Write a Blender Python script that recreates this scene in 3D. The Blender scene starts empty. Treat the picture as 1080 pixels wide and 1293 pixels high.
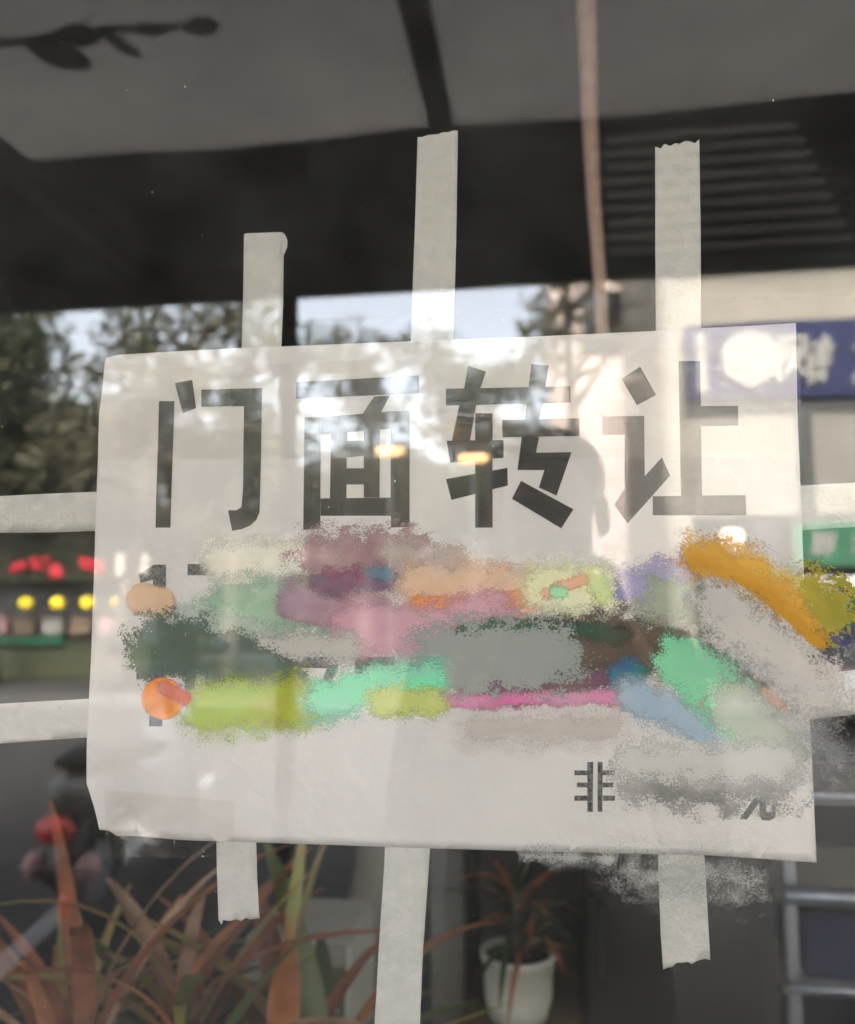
import bpy, bmesh, math, random
from mathutils import Vector, Matrix, noise as mnoise
R = math.radians
sc = bpy.context.scene
col = sc.collection
random.seed(7)

# ------------------------------------------------------------------ camera
CAM = Vector((.0693, -.4920, 1.4966))
V = Vector((-.13913, .98572, .09483)).normalized()
UP = Vector((.01955, -.09301, .99547)).normalized()
RT = V.cross(UP).normalized(); UP = RT.cross(V)
cam_d = bpy.data.cameras.new('camera')
cam = bpy.data.objects.new('camera', cam_d); col.objects.link(cam)
cam.matrix_world = Matrix((
    (RT.x, UP.x, -V.x, CAM.x), (RT.y, UP.y, -V.y, CAM.y), (RT.z, UP.z, -V.z, CAM.z), (0, 0, 0, 1)))
cam_d.sensor_fit = 'HORIZONTAL'; cam_d.sensor_width = 36; cam_d.lens = 36
cam_d.clip_start = .01; cam_d.clip_end = 800
cam_d.dof.use_dof = True; cam_d.dof.focus_distance = .505; cam_d.dof.aperture_fstop = 6.3
sc.camera = cam

# ------------------------------------------------------------------ sky, sun, exposure
SUN_EL, SUN_AZ = 48, 0
w = bpy.data.worlds.new('World'); sc.world = w; w.use_nodes = True
nt = w.node_tree
sky = nt.nodes.new('ShaderNodeTexSky'); sky.sky_type = 'NISHITA'; sky.sun_disc = False
sky.sun_elevation = R(SUN_EL); sky.sun_rotation = R(SUN_AZ)
sky.air_density = 1.0; sky.dust_density = 6.0; sky.ozone_density = 1.0
bw = nt.nodes.new('ShaderNodeRGBToBW'); nt.links.new(sky.outputs[0], bw.inputs[0])      # thin white cloud veil: the sky's own light, mostly greyed
veil = nt.nodes.new('ShaderNodeMix'); veil.data_type = 'RGBA'; veil.inputs[0].default_value = .72
nt.links.new(sky.outputs[0], veil.inputs[6]); nt.links.new(bw.outputs[0], veil.inputs[7])
nt.links.new(veil.outputs[2], nt.nodes['Background'].inputs[0])
nt.nodes['Background'].inputs[1].default_value = .15
sd = bpy.data.lights.new('sun', 'SUN'); sd.energy = .6; sd.angle = R(12); sd.color = (1, .95, .87)
sun = bpy.data.objects.new('sun', sd); col.objects.link(sun)
sdir = Vector((math.sin(R(SUN_AZ))*math.cos(R(SUN_EL)), math.cos(R(SUN_AZ))*math.cos(R(SUN_EL)), math.sin(R(SUN_EL))))
sun.rotation_euler = sdir.to_track_quat('Z', 'Y').to_euler(); sun.location = (0, 6, 14)
vs = sc.view_settings
vs.view_transform = 'Standard'; vs.look = 'None'; vs.gamma = 1; vs.use_curve_mapping = False
vs.exposure = 4.85
cy = sc.cycles
cy.use_denoising = True; cy.max_bounces = 8; cy.transparent_max_bounces = 48
cy.diffuse_bounces = 4; cy.glossy_bounces = 4; cy.caustics_reflective = False; cy.caustics_refractive = False
cy.sample_clamp_indirect = 6

# ------------------------------------------------------------------ material helpers
def srgb(r, g, b, k=1.0):
    f = lambda c: ((c/255+.055)/1.055)**2.4 if c/255 > .04045 else c/255/12.92
    return (min(1, f(r)*k), min(1, f(g)*k), min(1, f(b)*k))

def mat(name, c, c2=None, scale=6., rough=.7, metal=0., bump=0., bscale=40., detail=5., trans=0., emit=0.):
    m = bpy.data.materials.new(name); m.use_nodes = True
    t = m.node_tree; N = t.nodes; L = t.links; b = N['Principled BSDF']
    tc = N.new('ShaderNodeTexCoord')
    n = N.new('ShaderNodeTexNoise'); n.inputs['Scale'].default_value = scale; n.inputs['Detail'].default_value = detail
    L.new(tc.outputs['Object'], n.inputs['Vector'])
    rp = N.new('ShaderNodeValToRGB'); rp.color_ramp.elements[0].position = .32; rp.color_ramp.elements[1].position = .68
    c2 = c2 or tuple(x*.8 for x in c)
    rp.color_ramp.elements[0].color = (*c, 1); rp.color_ramp.elements[1].color = (*c2, 1)
    L.new(n.outputs['Fac'], rp.inputs['Fac']); L.new(rp.outputs[0], b.inputs['Base Color'])
    b.inputs['Roughness'].default_value = rough; b.inputs['Metallic'].default_value = metal
    if emit:
        L.new(rp.outputs[0], b.inputs['Emission Color']); b.inputs['Emission Strength'].default_value = emit
    if bump:
        n2 = N.new('ShaderNodeTexNoise'); n2.inputs['Scale'].default_value = bscale; n2.inputs['Detail'].default_value = 6
        L.new(tc.outputs['Object'], n2.inputs['Vector'])
        bp = N.new('ShaderNodeBump'); bp.inputs['Strength'].default_value = bump; bp.inputs['Distance'].default_value = 1/bscale
        L.new(n2.outputs['Fac'], bp.inputs['Height']); L.new(bp.outputs[0], b.inputs['Normal'])
    if trans:
        tr = N.new('ShaderNodeBsdfTranslucent'); L.new(rp.outputs[0], tr.inputs[0])
        mx = N.new('ShaderNodeMixShader'); mx.inputs[0].default_value = trans
        L.new(b.outputs[0], mx.inputs[1]); L.new(tr.outputs[0], mx.inputs[2])
        L.new(mx.outputs[0], N['Material Output'].inputs[0])
    return m

def film_mat(name, refl, tint=(1, 1, 1), rough=0., dust=.0, bump=0., bscale=60, dscale=14):
    """clear sheet: lets light through, mirrors a share of it (more at grazing angles), a little dust"""
    m = bpy.data.materials.new(name); m.use_nodes = True
    t = m.node_tree; N = t.nodes; L = t.links; N.remove(N['Principled BSDF'])
    tr = N.new('ShaderNodeBsdfTransparent'); tr.inputs[0].default_value = (*tint, 1)
    gl = N.new('ShaderNodeBsdfGlossy'); gl.inputs['Roughness'].default_value = rough
    lw = N.new('ShaderNodeLayerWeight'); lw.inputs[0].default_value = .5
    pw = N.new('ShaderNodeMath'); pw.operation = 'POWER'; pw.inputs[1].default_value = 5
    L.new(lw.outputs['Facing'], pw.inputs[0])
    ma = N.new('ShaderNodeMath'); ma.operation = 'MULTIPLY_ADD'; ma.inputs[1].default_value = 1-refl; ma.inputs[2].default_value = refl
    L.new(pw.outputs[0], ma.inputs[0])
    mx = N.new('ShaderNodeMixShader'); L.new(ma.outputs[0], mx.inputs[0]); L.new(tr.outputs[0], mx.inputs[1]); L.new(gl.outputs[0], mx.inputs[2])
    out = mx
    tc = N.new('ShaderNodeTexCoord')
    if bump:
        nb = N.new('ShaderNodeTexNoise'); nb.inputs['Scale'].default_value = bscale; nb.inputs['Detail'].default_value = 3
        L.new(tc.outputs['Object'], nb.inputs['Vector'])
        bp = N.new('ShaderNodeBump'); bp.inputs['Strength'].default_value = bump; bp.inputs['Distance'].default_value = .01
        L.new(nb.outputs['Fac'], bp.inputs['Height']); L.new(bp.outputs[0], gl.inputs['Normal'])
    if dust:
        df = N.new('ShaderNodeBsdfDiffuse'); df.inputs[0].default_value = (.62, .6, .56, 1)
        n = N.new('ShaderNodeTexNoise'); n.inputs['Scale'].default_value = dscale; n.inputs['Detail'].default_value = 8
        L.new(tc.outputs['Object'], n.inputs['Vector'])
        mr = N.new('ShaderNodeMapRange'); mr.inputs[1].default_value = .35; mr.inputs[2].default_value = .75
        mr.inputs[3].default_value = dust*.4; mr.inputs[4].default_value = dust*1.6
        L.new(n.outputs['Fac'], mr.inputs[0])
        m2 = N.new('ShaderNodeMixShader'); L.new(mr.outputs[0], m2.inputs[0]); L.new(out.outputs[0], m2.inputs[1]); L.new(df.outputs[0], m2.inputs[2]); out = m2
    L.new(out.outputs[0], N['Material Output'].inputs[0])
    return m

# ------------------------------------------------------------------ mesh helpers
class MB:
    def __init__(s): s.bm = bmesh.new()
    def box(s, x0, x1, y0, y1, z0, z1, bev=0):
        g = bmesh.ops.create_cube(s.bm, size=1)
        M = Matrix.Translation(((x0+x1)/2, (y0+y1)/2, (z0+z1)/2)) @ Matrix.Diagonal((abs(x1-x0), abs(y1-y0), abs(z1-z0), 1))
        bmesh.ops.transform(s.bm, matrix=M, verts=g['verts'])
        if bev:
            es = list({e for v in g['verts'] for e in v.link_edges})
            bmesh.ops.bevel(s.bm, geom=es, offset=bev, segments=2, affect='EDGES')
        return s
    def tube(s, pts, rads, n=10, cap=True):
        pts = [Vector(p) for p in pts]
        if not hasattr(rads, '__len__'): rads = [rads]*len(pts)
        rings = []; prev = None
        for i, p in enumerate(pts):
            d = (pts[min(i+1, len(pts)-1)]-pts[max(i-1, 0)]).normalized()
            a = Vector((0, 0, 1)) if abs(d.z) < .9 else Vector((1, 0, 0))
            if prev is not None: a = prev
            u = (a-d*a.dot(d)).normalized(); prev = u; q = d.cross(u)
            rings.append([s.bm.verts.new(p+(u*math.cos(2*math.pi*k/n)+q*math.sin(2*math.pi*k/n))*rads[i]) for k in range(n)])
        for a, b in zip(rings, rings[1:]):
            for k in range(n): s.bm.faces.new((a[k], a[(k+1) % n], b[(k+1) % n], b[k]))
        if cap:
            s.bm.faces.new(rings[0][::-1]); s.bm.faces.new(rings[-1])
        return s
    def lathe(s, prof, c=(0, 0, 0), n=24, axis='Z'):
        rings = []
        for r, h in prof:
            ring = []
            for k in range(n):
                a = 2*math.pi*k/n
                p = {'Z': (r*math.cos(a), r*math.sin(a), h), 'Y': (r*math.cos(a), h, r*math.sin(a)), 'X': (h, r*math.cos(a), r*math.sin(a))}[axis]
                ring.append(s.bm.verts.new(Vector(c)+Vector(p)))
            rings.append(ring)
        for a, b in zip(rings, rings[1:]):
            for k in range(n): s.bm.faces.new((a[k], a[(k+1) % n], b[(k+1) % n], b[k]))
        s.bm.faces.new(rings[0][::-1]); s.bm.faces.new(rings[-1])
        return s
    def ball(s, c, rx, ry, rz, seg=14):
        g = bmesh.ops.create_uvsphere(s.bm, u_segments=seg, v_segments=seg//2+1, radius=1)
        bmesh.ops.transform(s.bm, matrix=Matrix.Translation(c) @ Matrix.Diagonal((rx, ry, rz, 1)), verts=g['verts'])
        return s
    def build(s, name, m, parent=None, smooth=False):
        bmesh.ops.recalc_face_normals(s.bm, faces=s.bm.faces)
        me = bpy.data.meshes.new(name); s.bm.to_mesh(me); s.bm.free()
        if smooth:
            for p in me.polygons: p.use_smooth = True
        o = bpy.data.objects.new(name, me); col.objects.link(o)
        if m: me.materials.append(m)
        if parent: o.parent = parent
        return o

def tag(o, label=None, cat=None, group=None, kind=None):
    if label: o['label'] = label
    if cat: o['category'] = cat
    if group: o['group'] = group
    if kind: o['kind'] = kind
    return o
def empty(name, loc, label=None, cat=None, group=None):
    o = bpy.data.objects.new(name, None); o.location = loc; o.empty_display_size = .1; col.objects.link(o)
    bpy.context.view_layer.update()
    return tag(o, label, cat, group)
def under(root, o):
    """parent o (built in world space) to root, keeping it where it stands"""
    o.parent = root; o.matrix_parent_inverse = Matrix.Translation(-Vector(root.location)); return o
def box(name, m, x0, x1, y0, y1, z0, z1, bev=0, root=None):
    o = MB().box(x0, x1, y0, y1, z0, z1, bev).build(name, m)
    return under(root, o) if root else o
def S(o): return tag(o, kind='structure')
def G(u, v, y=0.):
    """point of the plane y (the window) that the sheet corner at u, v of the traced layout falls on"""
    d = V+RT*((u-540)/1080)-UP*((v-646.5)/1080)
    return CAM+d*((y-CAM.y)/d.y)

# ------------------------------------------------------------------ materials
M = {}
M['asphalt'] = mat('asphalt', (.028, .028, .028), (.042, .041, .04), 9, .9, bump=.4, bscale=90)
M['pavement'] = mat('pavement', (.045, .043, .041), (.065, .062, .058), 3, .95, bump=.2)
for q in ('asphalt', 'pavement'): M[q].node_tree.nodes['Principled BSDF'].inputs['Specular IOR Level'].default_value = .08
M['kerb'] = mat('kerbstone', (.08, .078, .075), (.06, .058, .056), 5, .85)
M['line'] = mat('road_paint', (.22, .22, .22), (.14, .14, .14), 20, .8)
M['render'] = mat('beige_render', (.27, .245, .20), (.24, .215, .175), 2, .9, bump=.2)
M['pink'] = mat('pinkish_render', (.50, .41, .365), (.45, .37, .33), 1.5, .9)
M['shop_wall'] = mat('shop_wall', (.33, .31, .29), (.27, .26, .24), 4, .9, bump=.2)
M['alu'] = mat('dark_aluminium', (.05, .05, .052), (.04, .04, .04), 8, .45, .6)
M['dark'] = mat('dark_wall', (.022, .021, .02), (.016, .0155, .015), 3, .85)
M['grey_wall'] = mat('grey_interior', (.13, .13, .12), (.09, .09, .085), 3, .8)
M['floor'] = mat('floor_tile', (.03, .03, .03), (.022, .022, .022), 4, .5)
M['canvas'] = mat('awning_canvas', (.245, .22, .20), (.205, .185, .17), 2.2, .9, trans=.4, bump=.1, bscale=300)
M['steel'] = mat('dark_steel', (.035, .035, .037), (.05, .048, .046), 12, .6, .3)
M['valance'] = mat('valance_sheet', (.03, .03, .031), (.042, .041, .04), 5, .7, .1)
M['slat'] = mat('shutter_slat', (.80, .77, .72), (.66, .63, .6), 6, .5, 0)
M['blue'] = mat('blue_sign_board', (.012, .015, .06), (.010, .013, .05), 3, .9)
M['white'] = mat('white_sign_paint', (.8, .78, .72), (.72, .7, .64), 5, .6)
M['sign_white'] = mat('weathered_white_paint', (.24, .232, .205), (.21, .20, .18), 5, .8)
M['green'] = mat('green_sign_board', (.010, .10, .045), (.008, .08, .035), 4, .5)
M['shutter'] = mat('beige_shutter', (.20, .185, .155), (.17, .16, .135), 3, .7)
M['frame_dk'] = mat('dark_window_frame', (.03, .032, .03), (.04, .04, .038), 5, .5)
M['bark'] = mat('bark', (.10, .08, .06), (.06, .05, .04), 12, .9, bump=.5)
M['leaf1'] = mat('leaf_green', (.042, .058, .024), (.07, .072, .034), 1.2, .6, trans=.25)
M['leaf2'] = mat('leaf_olive', (.08, .072, .038), (.052, .052, .026), 1.2, .6, trans=.25)
M['paper'] = mat('paper', (.83, .80, .785), (.79, .765, .75), 14, .75, bump=.08, bscale=45)
M['toner'] = mat('toner', (.012, .012, .012), (.03, .03, .029), 420, .55, detail=3)
M['toner_worn'] = mat('worn_toner', (.02, .02, .02), (.22, .22, .215), 520, .6, detail=2)
M['crepe'] = mat('masking_tape', (.71, .70, .665), (.63, .625, .59), 130, .8, bump=.35, bscale=420)
M['skin'] = mat('skin', (.50, .29, .20), (.44, .25, .17), 20, .55)
M['jacket'] = mat('dark_jacket', (.02, .022, .02), (.03, .032, .028), 30, .85)
M['hair'] = mat('black_hair', (.012, .01, .009), (.02, .017, .015), 60, .5)
M['black'] = mat('black_plastic', (.015, .015, .016), (.022, .022, .022), 20, .4)
M['rubber'] = mat('rubber', (.018, .018, .018), (.028, .028, .028), 30, .9)
M['chrome'] = mat('brushed_steel', (.42, .44, .5), (.34, .36, .4), 30, .4, .8)
M['redlamp'] = mat('red_lamp', (.7, .05, .05), (.6, .03, .03), 10, .3)
M['pinkplastic'] = mat('pinkish_panel', (.42, .24, .24), (.36, .2, .2), 10, .4)
M['glassdark'] = mat('car_glass', (.012, .014, .018), (.016, .018, .022), 2, .08)
M['carpaint'] = mat('grey_car_paint', (.16, .16, .18), (.14, .14, .16), 2, .25, .3)
M['ceramic'] = mat('white_ceramic', (.62, .64, .58), (.55, .57, .52), 9, .35)
M['soil'] = mat('soil', (.05, .035, .025), (.03, .022, .016), 60, .95)
M['wood'] = mat('table_wood', (.2, .14, .09), (.13, .09, .06), 9, .55)
M['em_red'] = mat('red_lit_letters', (.8, .05, .07), (.65, .03, .05), 8, .4, emit=.13)
M['em_yel'] = mat('yellow_lamp_globe', (.95, .72, .03), (.9, .66, .03), 8, .4, emit=.17)
M['em_white'] = mat('white_lamp_panel', (1, .95, .85), (1, .85, .68), 4, .4, emit=.16)
M['em_warm'] = mat('warm_lamp', (1, .55, .2), (1, .6, .28), 8, .4, emit=.06)
M['glass'] = film_mat('window_glass', .060, tint=(.975, .97, .957), dust=.016, bump=.012, bscale=2.2)
M['cleartape'] = film_mat('clear_packing_tape', .045, tint=(.995, .99, .98), rough=.10)

# ================================================================== THE SETTING: ground, road, pavements
S(box('road', M['asphalt'], -300, 300, -300, 40, -.5, 0))
S(box('far_pavement', M['pavement'], -60, 60, -40, -10.6, 0.002, .13))
S(box('kerb', M['kerb'], -60, 60, -10.6, -10.42, .003, .14, .01))
mb = MB().box(-.055, .055, -4.2, 0, .003, .008); bmesh.ops.transform(mb.bm, matrix=Matrix.Translation((-2.07, -2.3, 0)) @ Matrix.Rotation(R(-9), 4, 'Z'), verts=mb.bm.verts)
S(mb.build('parking_line', M['line']))

# our shop: floor, ceiling, inner walls; the front wall holds the window
S(box('shop_floor', M['floor'], -4, 5, .01, 4.0, .004, .02))
S(box('shop_ceiling', M['grey_wall'], -4, 5, .13, 4.0, 3.0, 3.12))
S(box('back_wall', M['dark'], -4, 5, 4.0, 4.12, 0.004, 3.3))
S(box('side_wall', M['dark'], -4.12, -4, .0, 4.12, 0.004, 3.3))
S(box('side_wall', M['dark'], 5, 5.12, .0, 4.12, 0.004, 3.3))
fw = empty('corner_building', (0, .06, 0), 'grey rendered shop front wall around the display window', 'wall')
WX0, WX1, WZ0, WZ1 = -2.1, 2.3, .28, 2.86
box('wall_panel', M['shop_wall'], -4.12, WX0, -.06, .12, 0.004, 6.6, root=fw)
box('wall_panel', M['shop_wall'], WX1, 5.12, -.06, .12, 0.004, 6.6, root=fw)
box('wall_panel', M['shop_wall'], WX0, WX1, -.06, .12, WZ1, 6.6, root=fw)
box('wall_panel', M['shop_wall'], WX0, WX1, -.06, .12, 0.004, WZ0, root=fw)
box('roof', M['shop_wall'], -4.12, 5.12, .12, 4.12, 6.3, 6.5, root=fw)

win = empty('shop_window', (0, 0, WZ0), 'large clear shop window pane mirroring the street, notice fixed behind it', 'window')
box('glass_pane', M['glass'], WX0+.03, WX1-.03, 0, .005, WZ0+.03, WZ1-.03, root=win)
for a in ((WX0, WX0+.05, WZ0, WZ1), (WX1-.05, WX1, WZ0, WZ1), (WX0+.05, WX1-.05, WZ0, WZ0+.05), (WX0+.05, WX1-.05, WZ1-.05, WZ1)):
    box('window_frame', M['alu'], a[0], a[1], -.045, -.001, a[2], a[3], .004, root=win)
    box('window_bead', M['alu'], a[0], a[1], .006, .05, a[2], a[3], .004, root=win)

# ------------------------------------------------------------------ canopy over the pavement, seen only as a reflection
can = empty('shop_canopy', (0, -2.5, 0), 'grey canvas shop canopy on dark steel beams with a deep dark valance', 'canopy')
mb = MB()
nx, ny = 24, 12
gv = [[mb.bm.verts.new((-4.2+9.2*i/nx, -.08-2.44*j/ny, 3.30-.08*j/ny+.012*math.sin(i*1.7)*math.sin(j*.9))) for j in range(ny+1)] for i in range(nx+1)]
for i in range(nx):
    for j in range(ny): mb.bm.faces.new((gv[i][j], gv[i+1][j], gv[i+1][j+1], gv[i][j+1]))
under(can, mb.build('canvas_sheet', M['canvas'], smooth=True))
box('valance', M['valance'], -4.2, 5, -2.54, -2.515, 2.605, 3.30, root=can)
box('edge_beam', M['steel'], -4.2, 5, -2.512, -2.46, 2.60, 2.645, .004, root=can)
for k in range(9):
    box('slat', M['slat'], .30-.05*(k % 2), 1.12-.02*k, -2.512, -2.49, 2.685+.052*k, 2.708+.052*k, .006, root=can)
for x, z in ((-1.36, 2.66), (2.6, 2.66)):
    box('beam', M['steel'], x-.035, x+.035, -2.455, -.065, z-.035, z+.035, .004, root=can)
for x in (-2.9, -.27, 1.5, 3.2):
    box('rafter', M['steel'], x-.04, x+.04, -2.455, -.065, 3.10, 3.17, .004, root=can)
for x in (-.865, 3.2, -4.1):
    box('post', M['steel'], x-.028, x+.028, -2.512, -2.462, .003, 2.598, .004, root=can)
M['twig'] = mat('silhouette_leaf', (.10, .09, .07), (.13, .11, .085), 8, .8, trans=.35)
# leaf sprig added under the canvas, standing in for leaf shadows on it
sp = empty('leaf_shadow_sprig', (-1.6, -1.78, 3.15), 'dark leaf shapes under the canopy, standing in for leaf shadows on its canvas', 'plant')
under(sp, MB().tube([(-2.0, -1.78, 3.16), (-1.6, -1.78, 3.19), (-1.2, -1.78, 3.2), (-1.0, -1.78, 3.185)], .012, 6).build('stem', M['bark']))
for k, (x, z, a, l) in enumerate([(-1.72, 3.185, .05, .2), (-1.5, 3.195, -.42, .26), (-1.40, 3.2, -.12, .17), (-1.24, 3.195, -.62, .17), (-1.15, 3.2, -.2, .13), (-.99, 3.185, -.06, .13)]):
    mb = MB(); n = 8; vs_ = []
    for i in range(n+1):
        t = i/n; hw = (.11+.045*(k % 3))*l*math.sin(math.pi*min(.98, t*.92+.05))**.8
        c = Vector((x+math.cos(a)*l*t, -1.78, z+math.sin(a)*l*t)); q = Vector((-math.sin(a), .25, math.cos(a)))
        vs_.append((mb.bm.verts.new(c-q*hw), mb.bm.verts.new(c+Vector((0, .012, 0))), mb.bm.verts.new(c+q*hw)))
    for p, q in zip(vs_, vs_[1:]):
        mb.bm.faces.new((p[0], p[1], q[1], q[0])); mb.bm.faces.new((p[1], p[2], q[2], q[1]))
    under(sp, mb.build('leaf', M['twig']))

# ================================================================== THE STREET OPPOSITE
# hot-pot restaurant with the blue sign
hb = empty('restaurant_building', (7, -12.0, .13), 'beige restaurant building with a blue sign over its shop fronts', 'building')
box('wall', M['render'], 1.75, 16, -18, -12.0, .132, 9.2, root=hb)
box('pillar', M['shutter'], 1.80, 1.98, -11.99, -11.86, .132, 6.3, .01, root=hb)
box('ledge', M['render'], 1.7, 16, -11.99, -11.7, 6.3, 6.5, .01, root=hb)
for i in range(5):
    x = 3.2+2.6*i
    o = box('window', M['frame_dk'], x, x+1.4, -11.995, -11.94, 7.0, 8.5, .01, root=hb)
    box('pane', M['glassdark'], x+.08, x+.66, -11.938, -11.93, 7.08, 8.42, root=hb)
    box('pane', M['glassdark'], x+.74, x+1.32, -11.938, -11.93, 7.08, 8.42, root=hb)
box('transom', M['frame_dk'], 2.05, 16, -11.995, -11.9, 4.0, 4.15, root=hb)
for i in range(6):
    x = 3.66+2.3*i
    box('mullion', M['frame_dk'], x-.09, x+.09, -11.995, -11.9, .132, 4.0, root=hb)
    box('shop_panel', M['shutter'], x+.1, x+2.1, -11.99, -11.93, 2.55, 3.98, root=hb)
box('shop_panel', M['shutter'], 2.1, 3.55, -11.99, -11.93, 2.55, 3.98, root=hb)
box('shop_glass', M['glassdark'], 2.1, 15.8, -11.99, -11.945, .2, 2.5, root=hb)
sg = empty('blue_shop_sign', (5.5, -11.9, 4.16), 'long blue shop sign with white characters and a round white emblem', 'sign')
box('board', M['blue'], 2.06, 9.5, -11.97, -11.8, 4.18, 5.28, .01, root=sg)
under(sg, MB().lathe([(.40, -11.795), (.40, -11.765), (.37, -11.76)], (2.93, 0, 4.76), 36, 'Y').build('emblem_disc', M['sign_white']))
box('white_bar', M['sign_white'], 2.2, 2.34, -11.797, -11.775, 4.3, 5.15, root=sg)
def strokes(name, m, cx, cz, size, y, segs, th, root):
    """one written character made of bars; segs in a -1..1 box, x runs to the reader's right (which is -x here)"""
    mb = MB()
    for k, (x0, z0, x1, z1) in enumerate(segs):
        a = Vector((cx-x0*size/2, 0, cz+z0*size/2)); b = Vector((cx-x1*size/2, 0, cz+z1*size/2))
        d = (b-a).normalized(); q = Vector((-d.z, 0, d.x))*th/2; a -= d*th*.3; b += d*th*.3
        ys = (y+.0007*k, y+.03+.0007*k)
        vv = [[mb.bm.verts.new(p+Vector((0, yy, 0))) for p in (a-q, b-q, b+q, a+q)] for yy in ys]
        mb.bm.faces.new(vv[0]); mb.bm.faces.new(vv[1][::-1])
        for i in range(4): mb.bm.faces.new((vv[0][i], vv[0][(i+1) % 4], vv[1][(i+1) % 4], vv[1][i]))
    return under(root, mb.build(name, m))
GUO = [(-.75, .9, -1, .45), (-.8, .6, -.35, .6), (-.9, .25, -.4, .25), (-.95, -.1, -.35, -.1), (-.65, .5, -.65, -.75), (-.65, -.8, -.35, -.55),
       (-.05, .9, .85, .9), (-.05, .9, -.05, .45), (.85, .9, .85, .45), (-.05, .45, .85, .45), (-.2, .15, -.2, -.9), (-.2, .15, 1, .15), (1, .15, 1, -.85), (.4, .45, .4, -.05), (.4, 0, .05, -.55), (.4, 0, .78, -.5)]
HUO = [(0, .95, 0, .1), (0, .1, -.85, -.9), (0, .1, .9, -.9), (-.7, .45, -.5, .05), (.75, .5, .5, .05)]
FRAG = [(-.9, .6, .1, .6), (.5, .8, .5, -.2), (-.6, -.2, -.2, -.8), (.2, -.6, .95, -.6), (-.7, .1, .2, .05)]
FRAG2 = [(-.7, .7, -.7, -.7), (-.2, .3, .8, .3), (.3, .8, .3, -.3), (-.1, -.7, .8, -.55)]
strokes('character', M['sign_white'], 3.66, 4.70, .70, -11.797, GUO, .085, sg)
strokes('character', M['sign_white'], 4.62, 4.70, .70, -11.797, HUO, .10, sg)

gs = empty('green_shop_sign', (6, -11.5, 1.75), 'green shop sign with worn white lettering under the blue sign', 'sign')
box('board', M['green'], 3.35, 9, -11.75, -11.6, 1.82, 2.42, .01, root=gs)
strokes('worn_lettering', M['sign_white'], 3.72, 2.13, .34, -11.597, FRAG, .07, gs)
strokes('worn_lettering', M['sign_white'], 4.25, 2.13, .34, -11.597, FRAG2, .07, gs)
box('bracket', M['frame_dk'], 3.33, 9.02, -11.93, -11.755, 2.43, 2.5, root=gs)
gsb = empty('market_stall', (6, -11.2, .13), 'green fronted stall under the green shop sign', 'stall')
box('counter_front', M['green'], 3.3, 8.8, -11.5, -11.3, .134, 1.55, .02, root=gsb)
box('counter_top', M['slat'], 3.25, 8.85, -11.6, -11.25, 1.56, 1.68, .01, root=gsb)
for i in range(7):
    x = 3.55+.75*i
    t = MB().box(x, x+.5, -11.28, -11.0, .75, 1.05, .02).build('crate', [M['blue'], M['pinkplastic'], M['sign_white']][i % 3])
    under(gsb, t)
lp = empty('wall_lamp', (2.62, -11.85, 2.2), 'white lit wall lamp beside the green sign', 'lamp')
box('lamp_panel', M['em_white'], 2.45, 2.75, -11.9, -11.82, 2.05, 2.35, .03, root=lp)
box('lamp_back', M['frame_dk'], 2.42, 2.78, -11.93, -11.902, 2.02, 2.38, root=lp)

# pinkish house behind, low white house, dark hedge wall
def house(name, label, m, x0, x1, y0, y1, z1, nwx, nwz, roofm, j0=0):
    r = empty(name, ((x0+x1)/2, y1, .13), label, 'building')
    box('wall', m, x0, x1, y0, y1, .132, z1, root=r)
    box('roof', roofm, x0-.15, x1+.15, y0-.15, y1+.15, z1+.002, z1+.18, .02, root=r)
    for i in range(nwx):
        for j in range(j0, nwz):
            cx = x0+(x1-x0)*(i+.5)/nwx; cz = 1.6+2.9*j
            if cz+.9 > z1: continue
            wd = min(.7, (x1-x0)/nwx*.33)
            wn = box('window', M['frame_dk'], cx-wd, cx+wd, y1+.002, y1+.06, cz-.6, cz+.8, .01)
            under(r, wn)
            pn = box('pane', M['glassdark'], cx-wd+.07, cx+wd-.07, y1+.062, y1+.07, cz-.53, cz+.73); pn.parent = wn
    return r
house('pink_house', 'pinkish rendered house with several storeys behind the street trees', M['pink'], .15, 3.1, -24, -18.5, 11, 1, 4, M['shop_wall'], 2)
house('low_house', 'low beige house behind the street trees', M['render'], -9, -4.2, -28, -22, 3.6, 3, 1, M['bark'])
house('grey_house', 'grey two storey house far down the left of the street', M['shop_wall'], -26, -15, -30, -22, 6, 4, 2, M['bark'])

# lit kiosk with red letters and yellow lamps
kx = empty('lit_kiosk', (-7.6, -12.4, .13), 'green kiosk with red lit lamp clusters and a row of yellow lamps', 'kiosk')
box('wall', M['frame_dk'], -9.6, -6.3, -14.5, -12.9, .134, 2.6, root=kx)
box('fascia', M['leaf1'], -9.7, -6.2, -12.89, -12.5, 1.72, 2.5, .02, root=kx)
box('counter', M['leaf1'], -9.6, -6.3, -12.89, -12.6, .134, .75, .02, root=kx)
box('shelf_strip', M['green'], -9.0, -7.75, -12.59, -12.5, .72, .84, root=kx)
rr = random.Random(12)
for cx in (-8.5, -8.15, -7.85, -7.3, -7.05):
    mb = MB()
    for q in range(4): mb.ball((cx+rr.uniform(-.11, .11), -12.45, 1.98+rr.uniform(-.12, .12)), rr.uniform(.06, .11), .05, rr.uniform(.05, .1), 10)
    under(kx, mb.build('red_lamp_cluster', M['em_red'], smooth=True))
for cx in (-8.35, -7.8, -7.28, -6.75):
    under(kx, MB().ball((cx, -12.42, 1.38), .115, .1, .105).build('lamp_globe', M['em_yel'], smooth=True))
    under(kx, MB().tube([(cx, -12.52, 1.72), (cx, -12.43, 1.62), (cx, -12.42, 1.48)], .015, 6).build('lamp_arm', M['steel']))
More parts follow.
